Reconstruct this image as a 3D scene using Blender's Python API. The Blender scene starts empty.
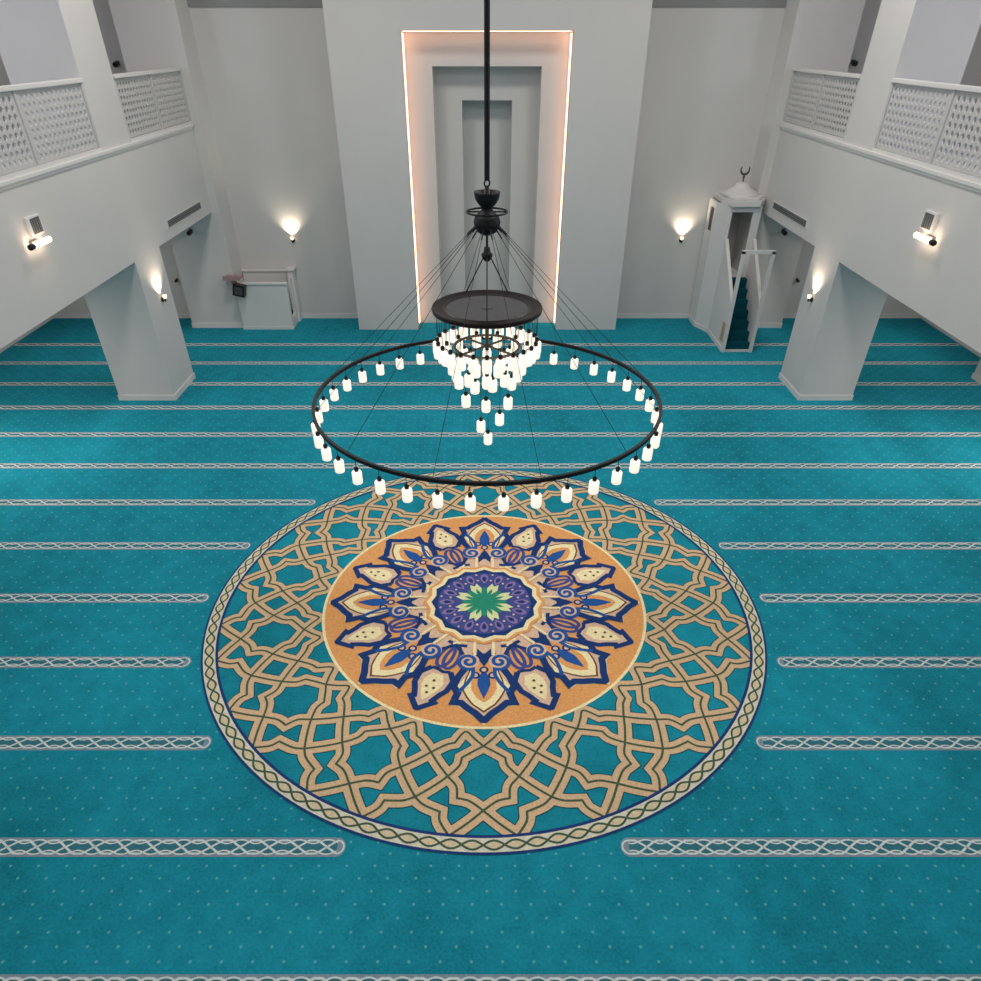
import bpy, bmesh, math, random
from mathutils import Vector, Matrix
random.seed(4)
SC = bpy.context.scene
COL = SC.collection
PI = math.pi
cos, sin, rad = math.cos, math.sin, math.radians

# ------------------------------------------------------------------ materials
def lin(c):
    return tuple((v/255/12.92 if v/255 <= .04045 else ((v/255+.055)/1.055)**2.4) for v in c)

def mat(name, rgb, rough=.6, metal=0, emit=None, strength=0, var=0, scale=6., bump=0, spec=.3, linear=False):
    m = bpy.data.materials.new(name); m.use_nodes = True
    nt = m.node_tree; b = nt.nodes['Principled BSDF']
    c = rgb if linear else lin(rgb)
    b.inputs['Base Color'].default_value = (*c, 1)
    b.inputs['Roughness'].default_value = rough
    b.inputs['Metallic'].default_value = metal
    b.inputs['Specular IOR Level'].default_value = spec
    if var or bump:
        tc = nt.nodes.new('ShaderNodeTexCoord'); nz = nt.nodes.new('ShaderNodeTexNoise')
        nz.inputs['Scale'].default_value = scale; nz.inputs['Detail'].default_value = 4
        nt.links.new(tc.outputs['Object'], nz.inputs['Vector'])
        if var:
            mr = nt.nodes.new('ShaderNodeMapRange')
            mr.inputs['From Min'].default_value = .3; mr.inputs['From Max'].default_value = .7
            mr.inputs['To Min'].default_value = 1-var; mr.inputs['To Max'].default_value = 1+var
            mx = nt.nodes.new('ShaderNodeVectorMath'); mx.operation = 'SCALE'
            mx.inputs[0].default_value = c
            nt.links.new(nz.outputs['Fac'], mr.inputs['Value']); nt.links.new(mr.outputs['Result'], mx.inputs['Scale'])
            nt.links.new(mx.outputs['Vector'], b.inputs['Base Color'])
        if bump:
            bp = nt.nodes.new('ShaderNodeBump'); bp.inputs['Strength'].default_value = bump; bp.inputs['Distance'].default_value = .01
            nt.links.new(nz.outputs['Fac'], bp.inputs['Height']); nt.links.new(bp.outputs['Normal'], b.inputs['Normal'])
    if emit:
        b.inputs['Emission Color'].default_value = (*lin(emit), 1)
        b.inputs['Emission Strength'].default_value = strength
    return m

TEAL = (.0115, .255, .345)
def carpet_mat(name, dots):
    m = bpy.data.materials.new(name); m.use_nodes = True
    nt = m.node_tree; N = nt.nodes; Lk = nt.links.new
    b = N['Principled BSDF']; b.inputs['Roughness'].default_value = .95
    b.inputs['Specular IOR Level'].default_value = .08
    tc = N.new('ShaderNodeTexCoord')
    def noise(scale, detail, stretch=None):
        n = N.new('ShaderNodeTexNoise'); n.inputs['Scale'].default_value = scale; n.inputs['Detail'].default_value = detail
        if stretch:
            mp = N.new('ShaderNodeMapping'); mp.inputs['Scale'].default_value = stretch
            Lk(tc.outputs['Object'], mp.inputs['Vector']); Lk(mp.outputs['Vector'], n.inputs['Vector'])
        else: Lk(tc.outputs['Object'], n.inputs['Vector'])
        return n.outputs['Fac']
    def math_(op, a, bb=None):
        n = N.new('ShaderNodeMath'); n.operation = op
        for i, v in enumerate((a, bb)):
            if v is None: continue
            if isinstance(v, (int, float)): n.inputs[i].default_value = v
            else: Lk(v, n.inputs[i])
        return n.outputs[0]
    big = noise(.55, 3, (1.0, .55, 1)); fine = noise(38, 3); mid = noise(4.5, 4)
    s = math_('ADD', math_('ADD', math_('MULTIPLY', big, .95), math_('MULTIPLY', fine, .75)), math_('MULTIPLY', mid, .55))
    s = math_('ADD', s, -.12)
    v = N.new('ShaderNodeVectorMath'); v.operation = 'SCALE'; v.inputs[0].default_value = TEAL
    Lk(s, v.inputs['Scale'])
    out = v.outputs['Vector']
    if dots:
        sx = N.new('ShaderNodeSeparateXYZ'); Lk(tc.outputs['Object'], sx.inputs[0])
        px, py = .2545, .2355
        def lattice(ox, oy):
            fx = math_('SUBTRACT', math_('FRACT', math_('ADD', math_('DIVIDE', sx.outputs[0], px), ox+100.5)), .5)
            fy = math_('SUBTRACT', math_('FRACT', math_('ADD', math_('DIVIDE', sx.outputs[1], py), oy+100.5)), .5)
            ax = math_('MULTIPLY', fx, px); ay = math_('MULTIPLY', fy, py)
            return math_('ADD', math_('MULTIPLY', ax, ax), math_('MULTIPLY', ay, ay))
        d = math_('MINIMUM', lattice(0, -.03), lattice(.5, .47))
        k = math_('LESS_THAN', d, .0125**2)
        mx = N.new('ShaderNodeMix'); mx.data_type = 'RGBA'
        Lk(math_('MULTIPLY', k, .62), mx.inputs['Factor'])
        Lk(out, mx.inputs['A']); mx.inputs['B'].default_value = (.16, .52, .55, 1)
        out = mx.outputs['Result']
    Lk(out, b.inputs['Base Color'])
    bp = N.new('ShaderNodeBump'); bp.inputs['Strength'].default_value = .25; bp.inputs['Distance'].default_value = .01
    Lk(fine, bp.inputs['Height']); Lk(bp.outputs['Normal'], b.inputs['Normal'])
    return m

WALL = mat('wall_paint', (.645, .628, .612), .75, var=.02, scale=.8, linear=True)
WHITE = mat('white_paint', (.725, .71, .695), .45, linear=True)
CEIL = mat('ceiling_paint', (.75, .75, .74), .8, linear=True)
SCREEN = mat('screen_paint', (.56, .55, .54), .5, linear=True)
CARPET = carpet_mat('teal_carpet', True)
FIELD = carpet_mat('teal_field', False)
def pile(n, c, var=.14): return mat(n, c, .95, var=var, scale=45, bump=.15, spec=.05)
P_MAUVE = pile('pile_mauve', (134, 152, 166))
P_TEALDK = pile('pile_dark_teal', (58, 120, 134))
P_STRAND = pile('pile_pale_strand', (214, 224, 222))
P_NAVY = pile('pile_navy', (38, 66, 122))
P_INDIGO = pile('pile_indigo', (74, 86, 150))
P_TAN = pile('pile_tan', (220, 188, 150))
P_OLIVE = pile('pile_olive', (78, 98, 76))
P_EDGE = pile('pile_dark_edge', (24, 84, 96))
P_ORANGE = pile('pile_orange', (236, 170, 106))
P_CREAM = pile('pile_cream', (255, 240, 190))
P_PINK = pile('pile_pinkish', (230, 196, 168))
P_BORDER = pile('pile_border', (222, 218, 198))
P_LENS = pile('pile_lens', (222, 204, 166))
P_BLUE = pile('pile_blue', (46, 94, 166))
P_PURPLE = pile('pile_purple', (146, 124, 176))
P_GREEN = pile('pile_green', (50, 150, 122))
P_LIME = pile('pile_pale_green', (228, 236, 176))
P_BROWN = pile('pile_brown', (120, 80, 54))
IRON = mat('black_iron', (38, 38, 40), .5, .4, var=.1, scale=30)
PLATE = mat('plate_grey', (84, 84, 86), .55, .3, var=.06, scale=9)
BRONZE = mat('bronze_rim', (46, 38, 36), .4, .6)
BULB = mat('bulb_glow', (250, 246, 236), .3, emit=(255, 244, 228), strength=.72)
CUP = mat('sconce_glass', (250, 240, 220), .3, emit=(255, 214, 160), strength=2.5)
TUBE = mat('tube_glow', (250, 240, 225), .3, emit=(255, 226, 192), strength=7.5)
LED = mat('led_glow', (255, 210, 180), .4, emit=(255, 200, 170), strength=3.0)
BLACK = mat('black_plastic', (24, 24, 26), .4)
FRAME = mat('frame_metal', (112, 106, 96), .5, .3)
DKGREY = mat('dark_grey', (70, 74, 78), .6)
BAND = mat('shade_band_grey', (146, 146, 146), .7)
GREY = mat('mid_grey', (120, 120, 120), .6)
WOOD = mat('pale_wood', (186, 158, 128), .55, var=.1, scale=12)
PINKWOOD = mat('pinkish_wood', (168, 140, 138), .5, var=.08, scale=14)
OLIVEGL = mat('olive_dark', (66, 64, 50), .5)
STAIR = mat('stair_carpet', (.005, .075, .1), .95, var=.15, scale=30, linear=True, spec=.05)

# ------------------------------------------------------------------ mesh helpers
class MB:
    """collects faces with material indices and links them as one mesh object"""
    def __init__(s): s.v = []; s.f = []; s.mi = []; s.mats = []; s.sm = []
    def m(s, material):
        if material not in s.mats: s.mats.append(material)
        return s.mats.index(material)
    def add(s, vs, fs, material, smooth=False):
        o = len(s.v); k = s.m(material); s.v += [tuple(p) for p in vs]
        for f in fs: s.f.append([i+o for i in f]); s.mi.append(k); s.sm.append(smooth)
    def box(s, x0, x1, y0, y1, z0, z1, material):
        vs = [(x, y, z) for z in (z0, z1) for y in (y0, y1) for x in (x0, x1)]
        s.add(vs, [(0, 2, 3, 1), (4, 5, 7, 6), (0, 1, 5, 4), (2, 6, 7, 3), (0, 4, 6, 2), (1, 3, 7, 5)], material)
    def prism(s, pts, z0, z1, material):
        n = len(pts)
        vs = [(x, y, z0) for x, y in pts] + [(x, y, z1) for x, y in pts]
        s.add(vs, [list(range(n))[::-1], list(range(n, 2*n))] + [(i, (i+1) % n, n+(i+1) % n, n+i) for i in range(n)], material)
    def prism_x(s, pts, x0, x1, material):        # pts in (y, z)
        n = len(pts)
        vs = [(x0, y, z) for y, z in pts] + [(x1, y, z) for y, z in pts]
        s.add(vs, [list(range(n)), list(range(n, 2*n))[::-1]] + [(i, n+i, n+(i+1) % n, (i+1) % n) for i in range(n)], material)
    def bar(s, a, b, w, material, h=None, n=0):
        """bar between two points: square (n=0) of w x h, or round with n sides and diameter w"""
        a, b = Vector(a), Vector(b); d = (b-a).normalized()
        up = Vector((0, 0, 1)) if abs(d.z) < .95 else Vector((0, 1, 0))
        u = d.cross(up).normalized(); v = u.cross(d).normalized(); h = h or w
        if n: ring = [(u*cos(2*PI*i/n) + v*sin(2*PI*i/n))*w/2 for i in range(n)]
        else: ring = [u*sx*w/2 + v*sy*h/2 for sx, sy in ((-1, -1), (1, -1), (1, 1), (-1, 1))]
        k = len(ring); vs = [a+r for r in ring] + [b+r for r in ring]
        s.add(vs, [(i, (i+1) % k, k+(i+1) % k, k+i) for i in range(k)], material, bool(n))
        s.add(vs, [list(range(k))[::-1], list(range(k, 2*k))], material)
    def lathe(s, prof, c, material, n=24, smooth=True, axis='z'):
        """prof = [(r, z)...] from bottom to top round c"""
        vs = []; fs = []; m = len(prof)
        for r, z in prof:
            for i in range(n):
                a = 2*PI*i/n
                p = (r*cos(a), r*sin(a), z)
                if axis == 'y': p = (p[0], p[2], p[1])
                if axis == 'x': p = (p[2], p[0], p[1])
                vs.append((c[0]+p[0], c[1]+p[1], c[2]+p[2]))
        for j in range(m-1):
            for i in range(n):
                fs.append((j*n+i, j*n+(i+1) % n, (j+1)*n+(i+1) % n, (j+1)*n+i))
        s.add(vs, fs, material, smooth)
        if prof[0] == prof[-1]: return
        if prof[0][0] > 1e-4: s.add(vs[:n], [list(range(n))[::-1]], material)
        if prof[-1][0] > 1e-4: s.add(vs[-n:], [list(range(n))], material)
    def torus(s, c, R, r, material, n=48, k=8, sz=1):
        vs = [(c[0]+(R+r*cos(2*PI*j/k))*cos(2*PI*i/n), c[1]+(R+r*cos(2*PI*j/k))*sin(2*PI*i/n), c[2]+sz*r*sin(2*PI*j/k)) for i in range(n) for j in range(k)]
        s.add(vs, [(i*k+j, ((i+1) % n)*k+j, ((i+1) % n)*k+(j+1) % k, i*k+(j+1) % k) for i in range(n) for j in range(k)], material, True)
    def panel(s, p0, p1, z0, z1, t, material, holes=()):
        """upright panel from p0 to p1 (plan), thickness t to the left of the direction, rectangular holes (u0,u1,za,zb)"""
        p0, p1 = Vector(p0), Vector(p1); d = p1-p0; L = d.length; d /= L; nn = Vector((-d.y, d.x))
        us = sorted({0, L, *[min(max(h[i], 0), L) for h in holes for i in (0, 1)]})
        zs = sorted({z0, z1, *[min(max(h[i], z0), z1) for h in holes for i in (2, 3)]})
        for a, b in zip(us, us[1:]):
            for e, f in zip(zs, zs[1:]):
                if any(h[0] <= (a+b)/2 <= h[1] and h[2] <= (e+f)/2 <= h[3] for h in holes): continue
                q = [p0+d*a, p0+d*b, p0+d*b+nn*t, p0+d*a+nn*t]
                s.prism([(p.x, p.y) for p in q], e, f, material)
    def poly(s, pts, z, material):
        s.add([(x, y, z) for x, y in pts], [list(range(len(pts)))], material)
    def ribbon(s, pts, w, z, material, closed=False):
        """flat ribbon of width w along plan points"""
        n = len(pts); P = [Vector(p) for p in pts]; vs = []
        for i in range(n):
            a = P[i-1] if (i or closed) else P[i]; b = P[(i+1) % n] if (i < n-1 or closed) else P[i]
            d1 = (P[i]-a).normalized() if (P[i]-a).length > 1e-7 else (b-P[i]).normalized()
            d2 = (b-P[i]).normalized() if (b-P[i]).length > 1e-7 else d1
            n1 = Vector((-d1.y, d1.x)); n2 = Vector((-d2.y, d2.x)); nn = n1+n2
            if nn.length < .3: nn = n1
            nn.normalize(); k = 1/max(.5, nn.dot(n1))
            vs += [P[i]+nn*w/2*k, P[i]-nn*w/2*k]
        fs = [(2*i+1, 2*((i+1) % n)+1, 2*((i+1) % n), 2*i) for i in range(n if closed else n-1)]
        s.add([(p.x, p.y, z+(0 if closed else min(3e-5, 4e-4/n)*(i//2))) for i, p in enumerate(vs)], fs, material)
    def ring(s, r0, r1, z, material, n=160, c=(0, 0)):
        vs = [(c[0]+r*cos(2*PI*i/n), c[1]+r*sin(2*PI*i/n), z) for i in range(n) for r in (r0, r1)]
        s.add(vs, [(2*i, 2*i+1, 2*((i+1) % n)+1, 2*((i+1) % n)) for i in range(n)], material)
    def disc(s, r, z, material, n=96, c=(0, 0)):
        s.add([(c[0]+r*cos(2*PI*i/n), c[1]+r*sin(2*PI*i/n), z) for i in range(n)], [list(range(n))], material)
    def build(s, name, parent=None, loc=(0, 0, 0), bevel=0):
        me = bpy.data.meshes.new(name); me.from_pydata(s.v, [], s.f)
        for mt in s.mats: me.materials.append(mt)
        for p, k, sm in zip(me.polygons, s.mi, s.sm): p.material_index = k; p.use_smooth = sm
        me.update()
        o = bpy.data.objects.new(name, me); COL.objects.link(o); o.location = loc
        if parent is not None: o.parent = parent
        if bevel:
            b = o.modifiers.new('bevel', 'BEVEL'); b.width = bevel; b.segments = 2; b.limit_method = 'ANGLE'
        return o

def thing(name, label, cat, loc=(0, 0, 0), group=None):
    o = bpy.data.objects.new(name, None); COL.objects.link(o); o.location = loc; o.empty_display_size = .2
    return tag(o, label, cat, group)
def tag(o, label, cat, group=None):
    o['label'] = label; o['category'] = cat
    if group: o['group'] = group
    return o
def struct(mb, name, label=None, bevel=0):
    o = mb.build(name, bevel=bevel); o['kind'] = 'structure'
    if label: o['label'] = label
    return o
def kids(o): return [c for c in COL.objects if c.parent == o]
def dup(o, loc, parent=None, label=None):
    c = o.copy(); COL.objects.link(c)
    if parent is not None: c.parent = parent
    if loc is not None: c.location = loc
    if label: c['label'] = label
    for k in kids(o): dup(k, None, c)
    return c

# ------------------------------------------------------------------ main dimensions
H = 5.9406                      # eye height
XB = 6.43                       # balcony face
XW = 11.55                      # side walls
YB = 18.69                      # back wall
YR = -5.0                       # rear wall behind the balcony of the photographer
ZC = 9.2                        # ceiling
ZS0, ZS1 = 2.67, 4.36           # balcony slab
CX, CY, R = -.036, 6.983, 3.578   # medallion

# ------------------------------------------------------------------ floor with its woven prayer rows
fl = MB()
fl.add([(-XW, YR, 0), (XW, YR, 0), (XW, 19.45, 0), (-XW, 19.45, 0)], [(0, 1, 2, 3)], CARPET)
def stripe(x0, x1, yc, r0, r1):
    """one woven row border from x0 to x1 (r0/r1: rounded end there)"""
    hw = .097
    def cap(x, s): return [(x+s*hw*.8*cos(t), yc+hw*sin(t)) for t in [(-90+180*i/8)*PI/180 for i in range(9)]]
    a = cap(x1, 1) if r1 else [(x1, yc-hw), (x1, yc+hw)]
    b = [(x, y) for x, y in cap(x0, -1)][::-1] if r0 else [(x0, yc+hw), (x0, yc-hw)]
    fl.poly(a+b, .001, P_MAUVE)
    fl.poly([(x0, yc-.062), (x1, yc-.062), (x1, yc+.062), (x0, yc+.062)], .0018, P_TEALDK)
    lam, A = .54, .066
    n = max(2, int((x1-x0)/.03))
    for sgn in (1, -1):
        pts = []; pts2 = []
        for i in range(n+1):
            x = x0+(x1-x0)*i/n; u = x/lam
            tri = 4*abs(u-math.floor(u+.5))-1
            y = max(-1, min(1, tri*1.45))*A*sgn
            pts.append((x, yc+y))
            pts2.append((x, yc+sgn*(A-.012-.02*cos(2*PI*2*u)*1.0)))
        fl.ribbon(pts, .02, .0026, P_STRAND)
        fl.ribbon(pts2, .014, .0032, P_STRAND)
    for s, e, x in ((-1, r0, x0), (1, r1, x1)):
        if e:
            fl.ribbon([(x+s*.062*cos(t), yc+A*sin(t)) for t in [(-90+180*i/10)*PI/180 for i in range(11)]], .016, .0026, P_STRAND)
rows = [16.687-1.2*k for k in range(14)]
for y in rows:
    d = y-CY; rr = 1.045*R
    if abs(d) < R+.12 and y < 10.6:
        e = math.sqrt(max(rr*rr-d*d, .01))+.03
        stripe(-XW+.05, CX-e, y, False, True); stripe(CX+e, XW-.05, y, True, False)
    else:
        stripe(-XW+.05, XW-.05, y, False, False)
floor = struct(fl, 'floor', 'teal wall-to-wall carpet with pale braided prayer row lines')

# ------------------------------------------------------------------ medallion
def P(r, a, base):              # r fraction of R, a degrees from a base direction (degrees)
    t = rad(base+a); return (r*R*cos(t), r*R*sin(t))
def smooth(pts, k=5):
    """Catmull-Rom through the points"""
    out = []; n = len(pts)
    for i in range(n-1):
        p0 = pts[max(i-1, 0)]; p1 = pts[i]; p2 = pts[i+1]; p3 = pts[min(i+2, n-1)]
        for j in range(k):
            t = j/k
            out.append(tuple(.5*((2*p1[q]) + (-p0[q]+p2[q])*t + (2*p0[q]-5*p1[q]+4*p2[q]-p3[q])*t*t + (-p0[q]+3*p1[q]-3*p2[q]+p3[q])*t**3) for q in (0, 1)))
    out.append(pts[-1]); return out
med = thing('medallion_carpet', 'large round medallion carpet with gold lattice and blue flower centre under the chandelier', 'carpet', (CX, CY, 0))
lt = MB()
lt.disc(R*.965, .001, FIELD, 160)
S = 12.857
curves = [                       # each: list of smooth runs joined at sharp cusps
    [[(.655, 0), (.673, -2.4), (.699, -5.2)], [(.699, -5.2), (.728, -5.5), (.767, -7.6), (.808, -10.2), (.849, -S)]],
    [[(.871, 0), (.842, -2.6), (.835, -5.0)], [(.835, -5.0), (.797, -5.5), (.767, -7.6), (.731, -10.2), (.694, -S)]],
    [[(.655, 0), (.628, -2.5), (.604, -4.7), (.612, -6.0), (.648, -7.6)], [(.648, -7.6), (.66, -9.8), (.694, -S)]],
    [[(.871, 0), (.912, -2.8), (.955, -5.8)]],
    [[(.849, -S), (.868, -10.9), (.882, -7.7)], [(.882, -7.7), (.912, -7.3), (.955, -5.2)]],
]
for k in range(14):
    base = -90+k*360/14
    for sg in (1, -1):
        for ci, c in enumerate(curves):
            dz = (ci*2+(sg > 0))*9e-5
            pts = []
            for run in c: pts += smooth([P(r, a*sg, base) for r, a in run])[1 if pts else 0:]
            lt.ribbon(pts, .174, .0018+dz, P_EDGE)
            lt.ribbon(pts, .15, .0034+dz, P_TAN)
            lt.ribbon(pts, .024, .0056+dz, P_OLIVE)
lt.build('lattice_field', med)

bd = MB()
bd.ring(R*.944, R*1.0, .0074, P_NAVY, 200)
bd.ring(R*.953, R*.993, .0082, P_BORDER, 200)
NL = 108
for sgn in (1, -1):
    pts = []
    for i in range(NL*8):
        a = 2*PI*i/(NL*8); r = R*(.973+.0128*sgn*sin(a*NL/2))
        pts.append((r*cos(a), r*sin(a)))
    bd.ribbon(pts, .022, .0098+.0002*sgn, P_OLIVE, True)
for i in range(NL):
    a = 2*PI*(i+.5)/NL; c = Vector((cos(a), sin(a)))*R*.973; t = Vector((-sin(a), cos(a))); u = Vector((cos(a), sin(a)))
    bd.poly([tuple(c+t*.066*cos(q)+u*.027*sin(q)) for q in [2*PI*j/10 for j in range(10)]], .009, P_LENS)
bd.build('braided_border', med)

fw = MB()
fw.disc(R*.592, .0074, P_CREAM, 120); fw.disc(R*.582, .0082, P_ORANGE, 120)
Z = .0090
def sym(c): return c + [(r, -a) for r, a in c[::-1]]
def path(c, base, closed=False, k=4):
    return smooth([P(r, a, base) for r, a in c], k)
big_out = [(.275, -6), (.33, -9.5), (.385, -12.5), (.43, -13.2), (.455, -10.6), (.496, -11.2), (.494, -8.4), (.512, -5.9), (.532, -2.8), (.562, 0)]
big_fill = [(.225, -4)] + big_out
fw.poly([((.33+.03*cos(16*q))*R*cos(q), (.33+.03*cos(16*q))*R*sin(q)) for q in [2*PI*j/160 for j in range(160)]], Z-.0003, P_PINK)
for i in range(8):
    b = -90+45*i+22.5
    # small pointed petal with a cream heart
    out = [(.372, -5.2), (.41, -8.4), (.455, -7.2), (.478, -5.2), (.506, -3.6), (.512, -4.6), (.553, 0)]
    fw.poly([P(r, a, b) for r, a in sym(out)], Z, P_PINK)
    cr = [(.395, -2.8), (.43, -4.6), (.458, -3.8), (.486, -2.2), (.515, 0)]
    fw.poly([P(r, a, b) for r, a in sym(cr)], Z+.0016, P_CREAM)
    for r, a in ((.425, 0), (.455, -1.6), (.455, 1.6), (.48, 0)):
        fw.disc(.02, Z+.0026, P_BROWN, 8, P(r, a, b))
    fw.ribbon([P(r, a, b) for r, a in sym(out)], .07, Z+.0024, P_NAVY)
    fw.ribbon(path([(.372, 5.2), (.378, 1.5), (.372, -1.5), (.372, -5.2)], b), .045, Z+.0027, P_NAVY)
    # interlaced ovals and sweeping lines between the petals
    for sg in (1, -1):
        ov = [(.305+.055*cos(q), sg*(4.2*sin(q)+2.0)) for q in [2*PI*j/22 for j in range(22)]]
        fw.poly([P(r, a, b) for r, a in ov], Z+.0004+.0001*sg, P_ORANGE)
        fw.ribbon([P(r, a, b) for r, a in ov], .044, Z+.003+.0003*sg, P_INDIGO, True)
        fw.ribbon(path([(.24, 8.5*sg), (.243, 3*sg), (.262, -4*sg), (.295, -9.5*sg)], b), .048, Z+.0038+.0002*sg, P_NAVY)
        fw.ribbon(path([(.223, 7*sg), (.226, 2*sg), (.244, -3.6*sg)], b), .03, Z+.0036+.0002*sg, P_CREAM)
for i in range(8):
    b = -90+45*i
    fw.poly([P(r, a, b) for r, a in sym(big_fill)], Z+.0046, P_PINK)
    mid_ = [(.31, -5.5), (.35, -7.9), (.40, -9.2), (.44, -9.2), (.472, -6.8), (.498, -4.4), (.530, 0)]
    fw.poly([P(r, a, b) for r, a in sym(mid_)], Z+.0052, P_BROWN)
    crm = [(.30, -5.0), (.35, -7.2), (.40, -8.4), (.44, -8.4), (.468, -6.2), (.494, -3.9), (.521, 0)]
    fw.poly([P(r, a, b) for r, a in sym(crm)], Z+.0058, P_CREAM)
    inn = [(.29, -3.6), (.35, -4.9), (.40, -5.8), (.43, -5.6), (.453, -4.1), (.472, -2.5), (.488, 0)]
    fw.poly([P(r, a, b) for r, a in sym(inn)], Z+.0066, P_ORANGE)
    tear = [(.36, -1.4), (.385, -2.9), (.412, -3.0), (.442, -1.6), (.472, 0)]
    fw.poly([P(r, a, b) for r, a in sym(tear)], Z+.0074, P_BLUE)
    for r, a in ((.346, 0), (.372, -4.4), (.372, 4.4)):
        p = P(r, a, b); fw.disc(.056, Z+.008, P_NAVY, 14, p); fw.disc(.03, Z+.0086, P_PINK, 12, p)
    # pointed stem towards the centre
    fw.poly([P(r, a, b) for r, a in sym([(.268, -1.0), (.246, -5.4), (.285, -5.2), (.316, -1.6), (.332, 0)])], Z+.0074, P_NAVY)
    fw.ribbon([P(r, a, b) for r, a in sym(big_out)], .085, Z+.0082, P_NAVY)
    fw.ribbon([P(r+.013, a*1.05, b) for r, a in sym(big_out[5:])], .014, Z+.0012, P_CREAM)
    for sg in (1, -1):
        e = .0002*sg
        fw.poly([P(r, a*sg, b) for r, a in ((.385, -9.2), (.425, -11.6), (.448, -10.9), (.425, -9.0))], Z+.0062, P_CREAM)
        # scroll: a thick stem running into a spiral
        c = P(.312, -9.6*sg, b)
        fw.disc(.132, Z+.0092+e, P_PINK, 24, c)
        sp = path([(.452, -10.4*sg), (.41, -7.6*sg), (.372, -5.6*sg)], b)
        for j in range(36):
            q = j/35; an = rad(b)+sg*(.45-q*10.2); rr = .135*(1-q*.9)
            sp.append((c[0]+rr*cos(an), c[1]+rr*sin(an)))
        fw.ribbon(sp, .046, Z+.0100+e, P_BLUE)
        fw.ribbon(path([(.212, -8.4*sg), (.252, -7.4*sg), (.28, -6.4*sg)], b), .036, Z+.0096+e, P_CREAM)
# centre rosette
def star(n, r0, r1, z, m, off=0):
    fw.poly([((r0 if j % 2 == 0 else r1)*R*cos(-PI/2+PI*j/n+off), (r0 if j % 2 == 0 else r1)*R*sin(-PI/2+PI*j/n+off)) for j in range(2*n)], z, m)
ZR = Z+.0118
star(16, .226, .212, ZR-.0006, P_ORANGE)
star(16, .214, .199, ZR, P_CREAM); star(16, .196, .183, ZR+.001, P_NAVY)
fw.disc(R*.172, ZR+.0018, P_INDIGO, 64)
for i in range(16):
    b = -90+22.5*i
    fw.poly([P(r, a, b) for r, a in sym([(.108, 0), (.122, -5), (.14, -6.4), (.158, -4.4), (.167, 0)])], ZR+.0026, P_PURPLE)
    fw.poly([P(r, a, b) for r, a in sym([(.118, 0), (.13, -3), (.143, -3.6), (.153, 0)])], ZR+.0034, P_NAVY)
    fw.disc(.016, ZR+.004, P_PINK, 8, P(.163, 11.25, b)); fw.disc(.018, ZR+.004, P_PINK, 8, P(.128, 11.25, b))
for i in range(8):
    b = -90+45*i+22.5
    fw.poly([P(r, a, b) for r, a in sym([(.02, -20), (.06, -13), (.082, -15), (.112, -6.5), (.096, 0)])], ZR+.0046, P_LIME)
    fw.poly([P(r, a, b) for r, a in sym([(.03, -12), (.062, -6), (.08, 0)])], ZR+.0054, P_GREEN)
for i in range(8):
    b = -90+45*i
    fw.poly([P(r, a, b) for r, a in sym([(.0, 0), (.05, -14), (.072, -8), (.088, 0)])], ZR+.006, P_GREEN)
fw.disc(R*.03, ZR+.0068, P_GREEN, 24)
fw.build('flower_disc', med)

# ------------------------------------------------------------------ room shell
wb = MB()                                              # back wall left and right of the prayer niche
wb.box(-XW, -3.1, YB, YB+.2, 0, ZC, WALL); wb.box(3.1, XW, YB, YB+.2, 0, ZC, WALL)
struct(wb, 'wall_back')
nb = MB()                                              # stepped niche block
def frame(x0, x1, y0, y1, ox, oz):
    nb.box(x0, -ox, y0, y1, 0, ZC if y0 < 18 else 6.6, WALL); nb.box(ox, x1, y0, y1, 0, ZC if y0 < 18 else 6.6, WALL)
    nb.box(-ox, ox, y0, y1, oz, ZC if y0 < 18 else 6.6, WALL)
frame(-3.265, 3.28, 17.78, 18.31, 1.76, 6.0)
frame(-3.2, 3.2, 18.31, 18.81, 1.175, 5.405)
frame(-2.2, 2.2, 18.81, 19.31, .565, 4.775)
nb.box(-1.6, 1.6, 19.31, 19.45, 0, 6.6, WALL)
struct(nb, 'wall_niche', 'projecting white wall block with three nested rectangular recesses')
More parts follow.
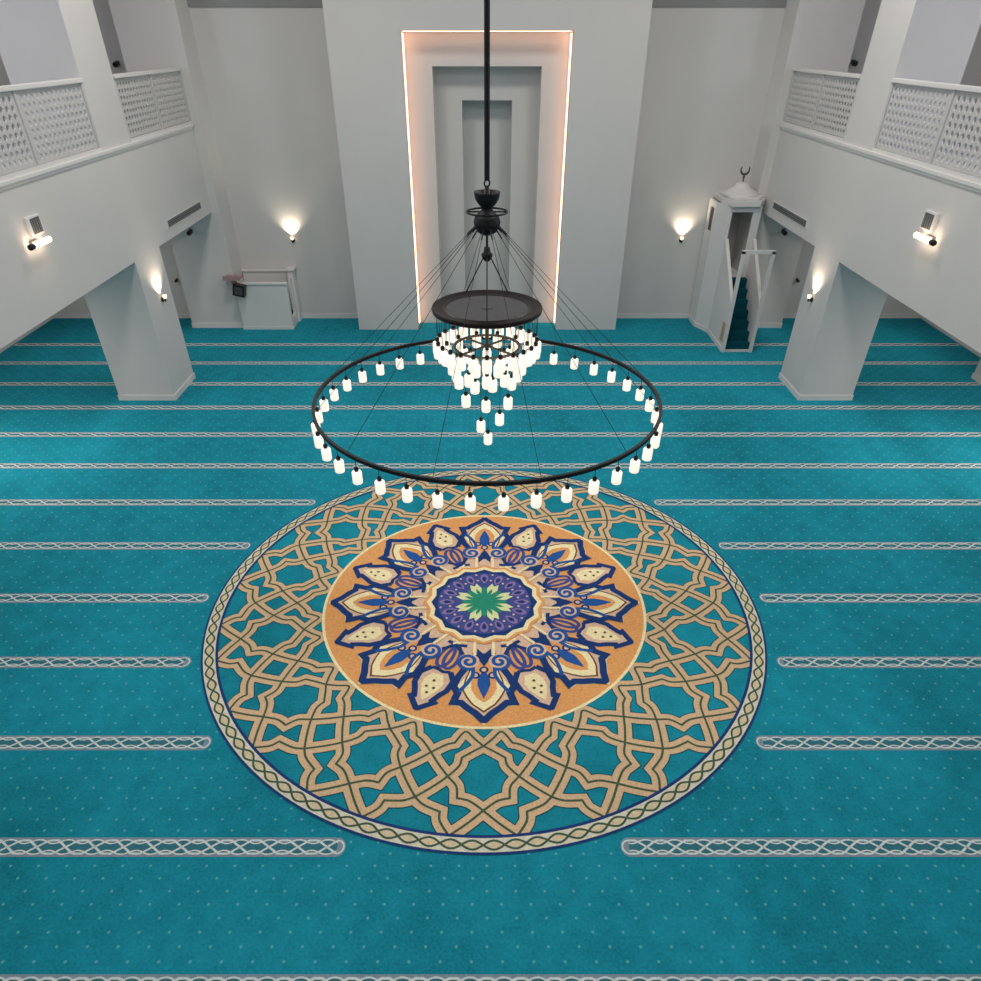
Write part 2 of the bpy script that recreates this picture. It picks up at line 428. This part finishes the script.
for sx, side in ((-1, 'left'), (1, 'right')):
    m = MB(); x0, x1 = sorted((sx*XW, sx*(XW+.2))); m.box(x0, x1, YR, YB+.2, 0, ZC, WALL); struct(m, 'wall_'+side)
    # balcony: slab with its tall face and a ledge moulding
    m = MB(); x0, x1 = sorted((sx*XB, sx*XW)); m.box(x0, x1, YR, 17.92, ZS0, ZS1-.03, WALL); x0, x1 = sorted((sx*7.56, sx*XW)); m.box(x0, x1, 17.92, YB, ZS0, ZS1-.03, WALL)
    struct(m, 'wall_balcony_'+side, 'tall white balcony front on the %s side' % side)
    m = MB(); x0, x1 = sorted((sx*(XB-.04), sx*(XB+.3)))
    m.box(x0, x1, YR, 17.9, 4.355, 4.41, WHITE)
    x0, x1 = sorted((sx*(XB-.02), sx*(XB+.2))); m.box(x0, x1, YR, 17.9, 4.315, 4.355, WHITE)
    struct(m, 'trim_%d' % (1 if sx < 0 else 2), 'white ledge moulding along the top of the %s balcony front' % side, bevel=.008)
    # pillar
    m = MB(); x0, x1 = sorted((sx*XB, sx*(XB+(1.14 if sx < 0 else 1.085)))); m.box(x0, x1, 13.45, 14.63, 0, ZS0, WALL); m.box(x0, x1, 13.45, 14.63, ZS1-.03, ZC, WALL)
    m.box(x0-.018, x1+.018, 13.432, 14.648, 0, .11, WHITE)
    struct(m, 'wall_pillar_'+side, 'square white pillar carrying the %s balcony' % side)
    # corner pier at the back wall
    m = MB(); x0, x1 = sorted((sx*6.24, sx*7.56)); m.box(x0, x1, 17.92, YB, 0, ZC, WALL)  # pier
    m.box(x0-.015, x1+.015, 17.905, YB, 0, .12, WHITE)
    struct(m, 'wall_pier_'+side, 'white corner pier between back wall and %s balcony' % side)
    # skirting
    m = MB()
    x0, x1 = sorted((sx*7.575, sx*(XW-.02))); m.box(x0, x1, YB-.02, YB, 0, .11, WHITE)
    x0, x1 = sorted((sx*3.28, sx*6.22)); m.box(x0, x1, YB-.02, YB, 0, .11, WHITE)
    x0, x1 = sorted((sx*(XW-.02), sx*XW)); m.box(x0, x1, YR, YB, 0, .12, WHITE)
    struct(m, 'baseboard_'+side)
m = MB(); m.box(10.66, XW, 14.3, 14.62, 0, ZS0, WALL); m.box(10.645, XW, 14.285, 14.635, 0, .11, WHITE)
struct(m, 'wall_pilaster_right', 'white pilaster on the side wall below the right balcony')
m = MB(); m.box(-XW-.2, XW+.2, YR-.2, YR, 0, ZC, WALL); struct(m, 'wall_rear')
m = MB(); m.box(-XW-.2, XW+.2, YR-.2, 19.6, ZC, ZC+.2, CEIL); struct(m, 'ceiling')
m = MB(); m.box(-6.24, -3.265, YB-.03, YB, 6.39, 6.95, BAND); m.box(3.28, 6.24, YB-.03, YB, 6.39, 6.95, BAND)  # flat grey band painted in place of a dark, shaded gap
struct(m, 'trim_3', 'grey painted band standing in for a dark shaded gap high on the back wall')

# LED line around the first recess
m = MB()
for s in (-1, 1):
    x0, x1 = sorted((s*1.757, s*1.735)); m.box(x0, x1, 18.10, 18.22, .06, 5.96, LED)
m.box(-1.735, 1.735, 18.1, 18.22, 5.985, 5.998, LED)
tag(m.build('led_strip'), 'glowing warm light strip lining the outer niche opening', 'light strip')

# ------------------------------------------------------------------ balcony railings
def screen_mesh(L, Hh, nx, nz, t=.025):
    """pierced lattice plate in the local x-z plane, x 0..L, z 0..Hh"""
    mb = MB(); fx, fz = .03, .03
    px, pz = (L-2*fx)/nx, (Hh-2*fz)/nz
    us = [fx+px*i for i in range(nx+1)]; zs = [fz+pz*j for j in range(nz+1)]
    for i in range(nx):
        for j in range(nz):
            a, b, c, d = us[i], us[i+1], zs[j], zs[j+1]
            cx, cz = (a+b)/2, (c+d)/2; w, h = px*.34, pz*.42
            O = [(a, c), (cx, c), (b, c), (b, cz), (b, d), (cx, d), (a, d), (a, cz)]
            I = [(cx-w*.8, cz-h*.55), (cx, cz-h), (cx+w*.8, cz-h*.55), (cx+w, cz), (cx+w*.8, cz+h*.55), (cx, cz+h), (cx-w*.8, cz+h*.55), (cx-w, cz)]
            vs = [(x, y, z) for y in (-t/2, t/2) for x, z in O+I]
            fs = []
            for q in range(8):
                r = (q+1) % 8
                fs += [(q, r, 8+r, 8+q), (16+r, 16+q, 24+q, 24+r), (8+q, 8+r, 24+r, 24+q)]
            mb.add(vs, fs, SCREEN)
    mb.box(0, L, -t/2, t/2, 0, fz, SCREEN); mb.box(0, L, -t/2, t/2, Hh-fz, Hh, SCREEN)
    mb.box(0, fx, -t/2, t/2, fz, Hh-fz, SCREEN); mb.box(L-fx, L, -t/2, t/2, fz, Hh-fz, SCREEN)
    return mb
ZR0, ZR1 = 4.41, 5.40
def railing(sx, ya, yb, posts, nx, label):
    x = sx*(XB+.03)
    t = thing('balcony_railing', label, 'railing', (x, ya, ZR0), 'pierced white balcony railings')
    m = MB(); m.box(-.06, .06, 0, yb-ya, .93, .99, WHITE); m.build('top_rail', t, bevel=.01)
    m = MB(); m.box(-.04, .04, 0, yb-ya, 0, .05, WHITE); m.build('bottom_rail', t)
    ys = [0]+[p-ya for p in posts]+[yb-ya]
    first = None
    for k, y in enumerate(ys):
        y = min(max(y, .03), yb-ya-.03)
        m = MB(); m.box(-.03, .03, y-.03, y+.03, .05, .93, SCREEN); m.build('post', t)
    for a, b in zip(ys, ys[1:]):
        L = b-a-.09
        o = screen_mesh(L, .86, nx, 8).build('screen_panel', t)
        o.rotation_euler = (0, 0, PI/2); o.location = (0, a+.045, .06)
for sx, side in ((-1, 'left'), (1, 'right')):
    railing(sx, 14.635, 17.915, [16.27], 12, 'short pierced white railing between pillar and back corner on the %s balcony' % side)
    railing(sx, 5.6, 13.445, [7.55, 9.5, 11.45] if sx < 0 else [7.7, 9.65, 11.6], 13, 'long pierced white railing before the pillar on the %s balcony' % side)

# ------------------------------------------------------------------ wall fittings
def vent(sx, label):
    t = thing('air_vent', label, 'vent', (sx*XB, 16.3, 2.93), 'slot vents on the balcony fronts')
    s = -sx
    m = MB()
    for y0, y1, z0, z1 in ((-1.08, 1.08, .062, .08), (-1.08, 1.08, -.08, -.062), (-1.08, -1.0, -.062, .062), (1.0, 1.08, -.062, .062)):
        x0, x1 = sorted((0, s*.012)); m.box(x0, x1, y0, y1, z0, z1, WALL)
    m.build('vent_frame', t)
    m = MB(); x0, x1 = sorted((0, s*.004)); m.box(x0, x1, -1.0, 1.0, -.062, .062, DKGREY)
    for z in (-.04, 0, .04):
        m.prism_x([( -1.0, z-.012), (1.0, z-.012), (1.0, z+.008), (-1.0, z+.008)], x0 if s > 0 else x0-.006, x1+(.006 if s > 0 else 0), GREY)
    m.build('grille', t)
vent(-1, 'dark slot air vent low on the left balcony front'); vent(1, 'dark slot air vent low on the right balcony front')

def tube_lamp(sx, ya, yb, label, label2):
    s = -sx; t = thing('tube_lamp', label, 'lamp', (sx*(XB+.004), ya, 3.62), 'horizontal tube lamps on the balcony fronts')
    m = MB(); x0, x1 = sorted((0, s*.05)); m.box(x0, x1, -.1, .1, -.035, .035, GREY); m.bar((s*.04, 0, 0), (s*.1, 0, 0), .03, GREY, n=8); m.build('bracket', t)
    m = MB(); m.lathe([(.0, -.21), (.03, -.21), (.036, -.2), (.036, .23), (.03, .24), (0, .24)], (s*.12, 0, 0), TUBE, 16, axis='y'); m.build('tube', t)
    m = MB(); m.lathe([(.0, -.31), (.034, -.31), (.039, -.3), (.039, -.21), (0, -.21)], (s*.12, 0, 0), BLACK, 16, axis='y'); m.build('end_cap', t)
    t = thing('wall_box', label2, 'wall box', (sx*XB, yb, 3.80), 'square boxes above the tube lamps')
    m = MB(); x0, x1 = sorted((0, s*.05)); m.box(x0, x1, -.17, .17, -.11, .14, WHITE); m.build('housing', t, bevel=.01)
    m = MB(); x0, x1 = sorted((s*.048, s*.056)); m.box(x0, x1, -.11, .13, -.08, .11, DKGREY)
    for k in range(4):
        m.box(*sorted((s*.054, s*.062)), -.1+.06*k, -.075+.06*k, -.07, .1, GREY)
    m.build('front_grille', t)
tube_lamp(-1, 10.6, 10.74, 'glowing tube lamp with black end cap on the left balcony front', 'white box with dark square grille on the left balcony front')
tube_lamp(1, 10.86, 11.02, 'glowing tube lamp with black end cap on the right balcony front', 'white box with dark square grille on the right balcony front')

def sconce(loc, rz, label):
    """local -y points out of the wall"""
    t = thing('wall_sconce', label, 'wall light', loc, 'small warm wall lights'); t.rotation_euler = (0, 0, rz)
    m = MB(); m.lathe([(0, 0), (.05, 0), (.045, .015), (.02, .025), (0, .025)], (0, -.025, -.04), IRON, 14, axis='y')
    m.bar((0, -.02, -.04), (0, -.075, -.07), .022, IRON, n=8); m.bar((0, -.075, -.08), (0, -.075, -.01), .03, IRON, n=8); m.build('bracket', t)
    m = MB(); m.lathe([(.02, -.02), (.026, -.015), (.036, .01), (.042, .04), (.036, .04), (.03, .01), (0, -.005)], (0, -.075, 0), CUP, 18); m.build('glass_cup', t)
    L = bpy.data.lights.new('sconce_light', 'SPOT'); L.energy = 58; L.color = (1, .82, .6); L.spot_size = rad(118); L.spot_blend = 1; L.shadow_soft_size = .02
    o = bpy.data.objects.new('sconce_light', L); COL.objects.link(o); o.parent = t; o.location = (0, -.065, .043); o.rotation_euler = (PI, 0, 0)
sconce((-4.83, YB, 1.95), 0, 'lit wall light on the back wall left of the niche')
sconce((4.83, YB, 1.95), 0, 'lit wall light on the back wall between niche and pulpit stair')
sconce((-XB, 14.1, 1.86), PI/2, 'lit wall light on the inner face of the left pillar')
sconce((XB, 14.1, 1.86), -PI/2, 'lit wall light on the inner face of the right pillar')

def fixture(loc, rz, label, k=.8):
    t = thing('wall_fixture', label, 'wall fixture', loc, 'small dark wall fixtures'); t.rotation_euler = (0, 0, rz); t.scale = (k, k, k)
    m = MB(); m.box(-.05, .05, -.03, 0, -.05, .05, DKGREY); m.bar((0, -.02, 0), (0, -.11, -.02), .03, DKGREY, n=8); m.build('bracket', t)
    m = MB(); m.lathe([(0, -.1), (.05, -.1), (.062, -.07), (.062, .05), (.045, .07), (0, .07)], (0, -.15, -.03), BLACK, 16, axis='y'); m.build('head', t)
fixture((-7.02, 17.92, 2.28), 0, 'small dark fixture high on the left corner pier under the balcony')
fixture((7.02, 17.92, 2.28), 0, 'small dark fixture high on the right corner pier under the balcony')
fixture((-8.03, YB, 5.45), 0, 'small dark fixture on the upper gallery wall behind the left railing')
fixture((7.95, YB, 5.47), 0, 'small dark fixture on the upper gallery wall behind the right railing')

fixture((-7.98, YB, .98), 0, 'small dark fixture low on the back wall beside the left corner pier', .55)
fixture((7.98, YB, .98), 0, 'small dark fixture low on the back wall beside the right corner pier', .55)

# ------------------------------------------------------------------ preaching desk at the left (open-topped booth)
t = thing('pulpit_booth', 'low white open-topped pulpit booth against the left corner pier', 'pulpit', (-5.6, 17.8, 0))
ox, oy = -5.6, 17.8
def bx(m, x0, x1, y0, y1, z0, z1, mt): m.box(x0-ox, x1-ox, y0-oy, y1-oy, z0, z1, mt)
m = MB(); bx(m, -6.22, -4.95, 17.8, 17.88, 0, 1.09, WHITE); bx(m, -6.23, -4.94, 17.785, 17.8, 0, .07, WHITE); m.build('front_panel', t)
m = MB(); bx(m, -6.22, -4.95, 18.58, 18.66, 0, 1.2, WHITE); m.build('back_panel', t)
m = MB(); m.panel((-4.95-ox, 17.88-oy), (-4.95-ox, 18.58-oy), 0, 1.12, .07, WHITE, [(0, .4, .26, 1.2)]); m.build('side_panel', t)
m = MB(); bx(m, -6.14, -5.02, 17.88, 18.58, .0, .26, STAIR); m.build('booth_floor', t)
m = MB(); bx(m, -6.24, -4.93, 17.77, 17.91, 1.09, 1.13, WHITE); bx(m, -6.24, -4.93, 18.55, 18.67, 1.2, 1.24, WHITE); m.build('cap_rail', t, bevel=.006)
m = MB(); bx(m, -5.04, -4.9, 18.4, 18.66, 0, 1.26, WHITE); bx(m, -5.08, -4.86, 18.36, 18.68, 1.26, 1.3, WHITE); m.build('corner_post', t, bevel=.006)
m = MB(); m.box(-.2, .2, -.14, .14, 0, .04, PINKWOOD); m.box(-.2, .2, -.16, -.14, -.02, .08, PINKWOOD); m.box(-.05, .05, -.05, .05, -.14, 0, PINKWOOD)
o = m.build('book_rest', t, loc=(-6.2-ox, 17.74-oy, 1.26))
m = MB(); m.box(-.14, .14, -.1, .1, -.13, .13, BLACK); m.box(-.1, .1, -.108, -.1, -.09, .09, DKGREY)
o = m.build('speaker_box', t, loc=(-6.08-ox, 17.67-oy, 1.0), bevel=.015); o.rotation_euler = (0, rad(12), 0); o['label'] = 'small black box on the left end of the white booth'

# ------------------------------------------------------------------ minbar at the right
ox, oy = 5.93, 17.4
t = thing('minbar', 'white stepped pulpit with railings and a domed canopy beside the right pier', 'pulpit', (ox, oy, 0))
def Q(x, y): return (x-ox, y-oy)
for sx, xa, xb in ((-1, 5.58, 5.63), (1, 6.23, 6.28)):
    m = MB(); m.prism_x([(16.22-oy, 0), (17.56-oy, 0), (17.56-oy, 2.12), (16.22-oy, 1.02)], xa-ox, xb-ox, WHITE); 
    m.box(xa-ox-(.015 if sx < 0 else 0), xb-ox+(.015 if sx > 0 else 0), 16.2-oy, 17.56-oy, 0, .1, WHITE)
    pan = m.build('side_panel', t)
    if sx < 0:
        m = MB(); m.box(xa-ox-.008, xa-ox, 16.3-oy, 16.52-oy, .2, .62, WOOD); m.build('inset_plate', pan)
    m = MB(); m.bar(((xa+xb)/2-ox, 16.2-oy, 1.04), ((xa+xb)/2-ox, 17.56-oy, 2.16), .075, WHITE, .07); m.build('hand_rail', t)
    m = MB(); m.box((xa+xb)/2-.035-ox, (xa+xb)/2+.035-ox, 16.17-oy, 16.24-oy, 0, 2.22, WHITE); m.build('gate_post', t)
m = MB(); m.box(5.57-ox, 6.29-ox, 16.17-oy, 16.24-oy, 2.17, 2.24, WHITE); m.build('gate_lintel', t)
m = MB()
n = 7; rise = 1.33/n; run = (17.55-16.26)/n
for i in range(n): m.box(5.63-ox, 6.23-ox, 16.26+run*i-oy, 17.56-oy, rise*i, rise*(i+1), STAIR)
m.box(5.63-ox, 6.23-ox, 16.2-oy, 16.26-oy, 0, .04, WHITE)
m.build('stair_flight', t)
plan = [(5.36, 18.64), (5.36, 18.05), (5.58, 17.56), (6.28, 17.56), (6.46, 17.86), (6.46, 17.9), (6.23, 17.9), (6.23, 18.64)]
m = MB(); m.prism([Q(*p) for p in plan][::-1], 0, 1.33, WHITE)
m.prism([Q(x+(-.015 if x < 5.6 else .0), y) for x, y in plan][::-1], 0, .1, WHITE); m.build('tower_base', t)
m = MB()
m.panel(Q(5.36, 18.64), Q(5.36, 18.05), 1.33, 2.86, .05, WHITE, [(.18, .5, 2.2, 2.72)])
m.panel(Q(5.36, 18.05), Q(5.58, 17.56), 1.33, 2.86, .05, WHITE)
m.panel(Q(5.58, 17.56), Q(6.28, 17.56), 1.33, 2.86, .05, WHITE, [(.04, .52, 1.33, 2.74)])
m.panel(Q(6.23, 17.6), Q(6.23, 18.64), 1.33, 2.86, .05, WHITE)
tb = m.build('tower_walls', t)
m = MB(); m.box(5.385-ox, 5.40-ox, 18.14-oy, 18.46-oy, 2.2, 2.72, OLIVEGL); m.build('window_pane', tb)
ct = [(5.45, 18.66), (5.45, 17.98), (5.56, 17.46), (6.2, 17.46), (6.4, 17.8), (6.4, 17.9), (6.22, 17.9), (6.22, 18.66)]
m = MB(); m.prism([Q(*p) for p in ct][::-1], 2.86, 2.98, WHITE)
m.prism([Q(5.82+(x-5.82)*.9, 18.1+(y-18.1)*.9) for x, y in ct][::-1], 2.98, 3.03, WHITE); m.build('canopy_slab', t, bevel=.01)
m = MB(); m.lathe([(.40, 3.03), (.40, 3.07), (.35, 3.08), (.30, 3.12), (.20, 3.17), (.17, 3.21), (.15, 3.25), (.07, 3.28), (0, 3.285)], (5.86-ox, 18.0-oy, 0), WHITE, 28); m.build('dome', t)
m = MB(); c = Vector((5.86-ox, 18.0-oy, 3.28))
m.bar(c, c+Vector((0, 0, .14)), .03, DKGREY, n=8); m.lathe([(0, .07), (.03, .09), (.03, .11), (0, .13)], c, DKGREY, 10)
arc_o = [(.11*cos(rad(a)), .11*sin(rad(a))+.24) for a in range(-215, 36, 10)]
arc_i = [(.085*cos(rad(a)), .085*sin(rad(a))+.262) for a in range(35, -216, -10)]
pts = arc_o+arc_i; n = len(pts); vs = [(c.x+x, c.y+yy, c.z+z) for yy in (-.012, .012) for x, z in pts]; h = len(arc_o)
fs = []
for i in range(h-1):
    a, b, d, e = i, i+1, n-2-i, n-1-i
    fs += [(a, b, d, e), (n+e, n+d, n+b, n+a), (a, n+a, n+b, b), (e, d, n+d, n+e)]
m.add(vs, fs, DKGREY); m.build('crescent_finial', t)

# ------------------------------------------------------------------ chandelier
CZ = 2.90
ch = thing('chandelier', 'huge black ring chandelier with white glass bulbs hanging above the round medallion', 'chandelier', (0, 6.98, 0))
m = MB(); m.bar((0, 0, 4.92), (0, 0, ZC), .048, IRON, n=12); m.lathe([(0, ZC-.12), (.12, ZC-.12), (.16, ZC-.02), (.16, ZC)], (0, 0, 0), IRON, 20); m.build('suspension_pole', ch)
m = MB(); m.torus((0, 0, 0), .026, .008, IRON, 20, 8); o = m.build('hook', ch, loc=(0, 0, 4.9)); o.rotation_euler = (PI/2, 0, .4)
m = MB(); m.lathe([(0, 4.475), (.04, 4.48), (.088, 4.505), (.117, 4.545), (.124, 4.59), (.11, 4.635), (.075, 4.665), (.05, 4.69), (.055, 4.71), (.085, 4.74), (.108, 4.775), (.118, 4.82), (.118, 4.835), (.1, 4.835), (.09, 4.80), (.03, 4.80), (.02, 4.875), (0, 4.875)], (0, 0, 0), IRON, 28); m.build('hub', ch)
m = MB(); m.torus((0, 0, 4.672), .185, .009, IRON, 40, 8)
for k in range(4): m.bar((.05*cos(k*PI/2), .05*sin(k*PI/2), 4.672), (.185*cos(k*PI/2), .185*sin(k*PI/2), 4.672), .014, IRON, n=6)
m.build('hub_ring', ch)
m = MB(); m.lathe([(0, 4.245), (.02, 4.25), (.045, 4.28), (.056, 4.31), (.035, 4.33), (.03, 4.35), (.025, 4.375), (0, 4.38)], (0, 0, 0), IRON, 20); m.bar((0, 0, 4.37), (0, 0, 4.49), .022, IRON, n=8); m.build('lower_hub', ch)
RR = 1.82
m = MB(); m.lathe([(RR-.015, -.018), (RR+.015, -.018), (RR+.015, .018), (RR-.015, .018), (RR-.015, -.018)], (0, 0, CZ), IRON, 120, smooth=False); m.build('outer_ring', ch)
for k in range(12):
    a = rad(15+30*k); m = MB()
    m.bar((.1*cos(a), .1*sin(a), 4.56), (RR*cos(a), RR*sin(a), CZ+.015), .0052, IRON, n=6)
    m.bar((.1*cos(a), .1*sin(a), 4.56), (.1*cos(a)+.09*cos(a), .1*sin(a)+.09*sin(a), 4.56-.09*.93), .014, IRON, n=6); m.build('cable', ch)
for a in (62, 118, 270):
    m = MB(); a = rad(a); m.bar((.045*cos(a), .045*sin(a), 4.3), (.47*cos(a), .47*sin(a), 3.84), .012, IRON, n=6); m.build('plate_cable', ch)
m = MB(); m.lathe([(0, -.03), (.44, -.025), (.52, -.03), (.54, -.02), (.545, .0), (.54, .025), (.528, .03), (.5, .018), (.415, -.005), (.405, .005), (0, .005)], (0, 0, 3.815), BRONZE, 72); dp = m.build('disc_plate', ch)
m = MB(); m.disc(.40, 3.8215, PLATE, 64); m.lathe([(0, 3.82), (.06, 3.82), (.055, 3.83), (0, 3.832)], (0, 0, 0), PLATE, 20); m.build('plate_top', dp)
m = MB(); m.lathe([(.32, 3.43), (.345, 3.43), (.345, 3.448), (.32, 3.448), (.32, 3.43)], (0, 0, 0), FRAME, 48, smooth=False)
for k in range(4):
    a = rad(45+90*k); m.bar((.32*cos(a), .32*sin(a), 3.445), (0, 0, 3.445), .016, FRAME)
m.bar((0, 0, 3.42), (0, 0, 3.79), .04, FRAME, n=10); m.build('inner_frame', ch)
# one bulb with its socket, then copies; origin at the top of the socket
def bulb_first():
    m = MB(); m.lathe([(0, -.172), (.03, -.171), (.043, -.165), (.0475, -.154), (.0475, -.056), (.043, -.046), (.024, -.04), (0, -.04)], (0, 0, 0), BULB, 16); b = m.build('bulb', ch)
    m = MB(); m.lathe([(0, -.046), (.02, -.046), (.022, -.01), (.016, 0), (0, 0)], (0, 0, 0), BLACK, 10); m.build('socket', b)
    return b
b0 = bulb_first(); used = [False]
def bulb(x, y, z, ztop=None):
    if not used[0]: used[0] = True; b = b0; b.location = (x, y, z)
    else: b = dup(b0, (x, y, z), ch)
    if ztop is not None and ztop-z > .02:
        m = MB(); m.bar((0, 0, -.005), (0, 0, ztop-z), .0055, IRON, n=5); m.build('stem', b)
    return b
for k in range(39):
    a = rad(-90+(k+.5)*360/39); bulb(RR*cos(a), RR*sin(a), CZ-.095, CZ-.015)
for k in range(24):
    a = rad(-90+15*k); bulb(.505*cos(a), .505*sin(a), 3.53, 3.79)
for k in range(12):
    a = rad(-75+30*k); bulb(.43*cos(a), .43*sin(a), 3.45, 3.79)
for k in range(12):
    a = rad(-90+30*k); bulb(.36*cos(a), .36*sin(a), 3.31, 3.44)
for x, y, z in ((-.294, -.03, 3.171), (-.124, -.2, 3.19), (.057, -.23, 3.222), (.257, -.08, 3.181), (.18, .16, 3.2), (-.16, .17, 3.2), (.0, .24, 3.2),
                (-.22, -.16, 3.023), (.221, -.16, 3.0), (-.011, -.03, 2.908), (.136, -.08, 2.779), (-.065, -.1, 2.706), (.011, 0, 2.509)):
    bulb(x, y, z, 3.45)

# ------------------------------------------------------------------ lights
def area(name, loc, size, energy, color=(1, 1, 1), rot=(0, 0, 0), sy=None):
    L = bpy.data.lights.new(name, 'AREA'); L.energy = energy; L.color = color; L.size = size
    if sy: L.shape = 'RECTANGLE'; L.size_y = sy
    o = bpy.data.objects.new(name, L); COL.objects.link(o); o.location = loc; o.rotation_euler = rot
    return o
for x in (-3.6, 3.6):
    for y, e in ((13.4, 165), (7.5, 125), (1.8, 125)):
        area('ceiling_light', (x, y, ZC-.05), 1.3, e, (1, .935, .882))
for sx in (-1, 1):
    area('gallery_daylight', (sx*11.5, 9.0, 7.2), 2.4, 125, (.8, .85, 1), (0, sx*PI/2, 0)); area('gallery_cool_fill', (sx*9.6, 8.0, ZC-.05), 1.2, 36, (.8, .86, 1))  # the downward lamp is an unseen cool fill added to tint the gallery
    for y, e in ((16.3, 26), (10.6, 88)): area('under_balcony_light', (sx*9.2, y, ZS0-.03), 2.0, e, (1, .845, .765))
w = bpy.data.worlds.new('world'); SC.world = w; w.use_nodes = True
w.node_tree.nodes['Background'].inputs['Color'].default_value = (.6, .62, .65, 1); w.node_tree.nodes['Background'].inputs['Strength'].default_value = .05

# ------------------------------------------------------------------ camera
f, cx, cy, yh = 689.95, 487.0, 575.89, 34.4
cam = bpy.data.cameras.new('camera'); co = bpy.data.objects.new('camera', cam); COL.objects.link(co)
cam.sensor_width = 36; cam.sensor_fit = 'HORIZONTAL'; cam.lens = f/981*36
cam.shift_x = (490.5-cx)/981; cam.shift_y = (cy-490.5)/981
pitch = math.atan((cy-yh)/f)
co.location = (0, 0, H); co.rotation_euler = (PI/2-pitch, 0, 0)
cam.clip_start = .05; cam.clip_end = 100
SC.camera = co
vs_ = SC.view_settings; vs_.view_transform = 'Standard'; vs_.look = 'None'; vs_.gamma = 1; vs_.use_curve_mapping = False
vs_.exposure = 0.08
try: SC.cycles.use_denoising = True
except Exception: pass
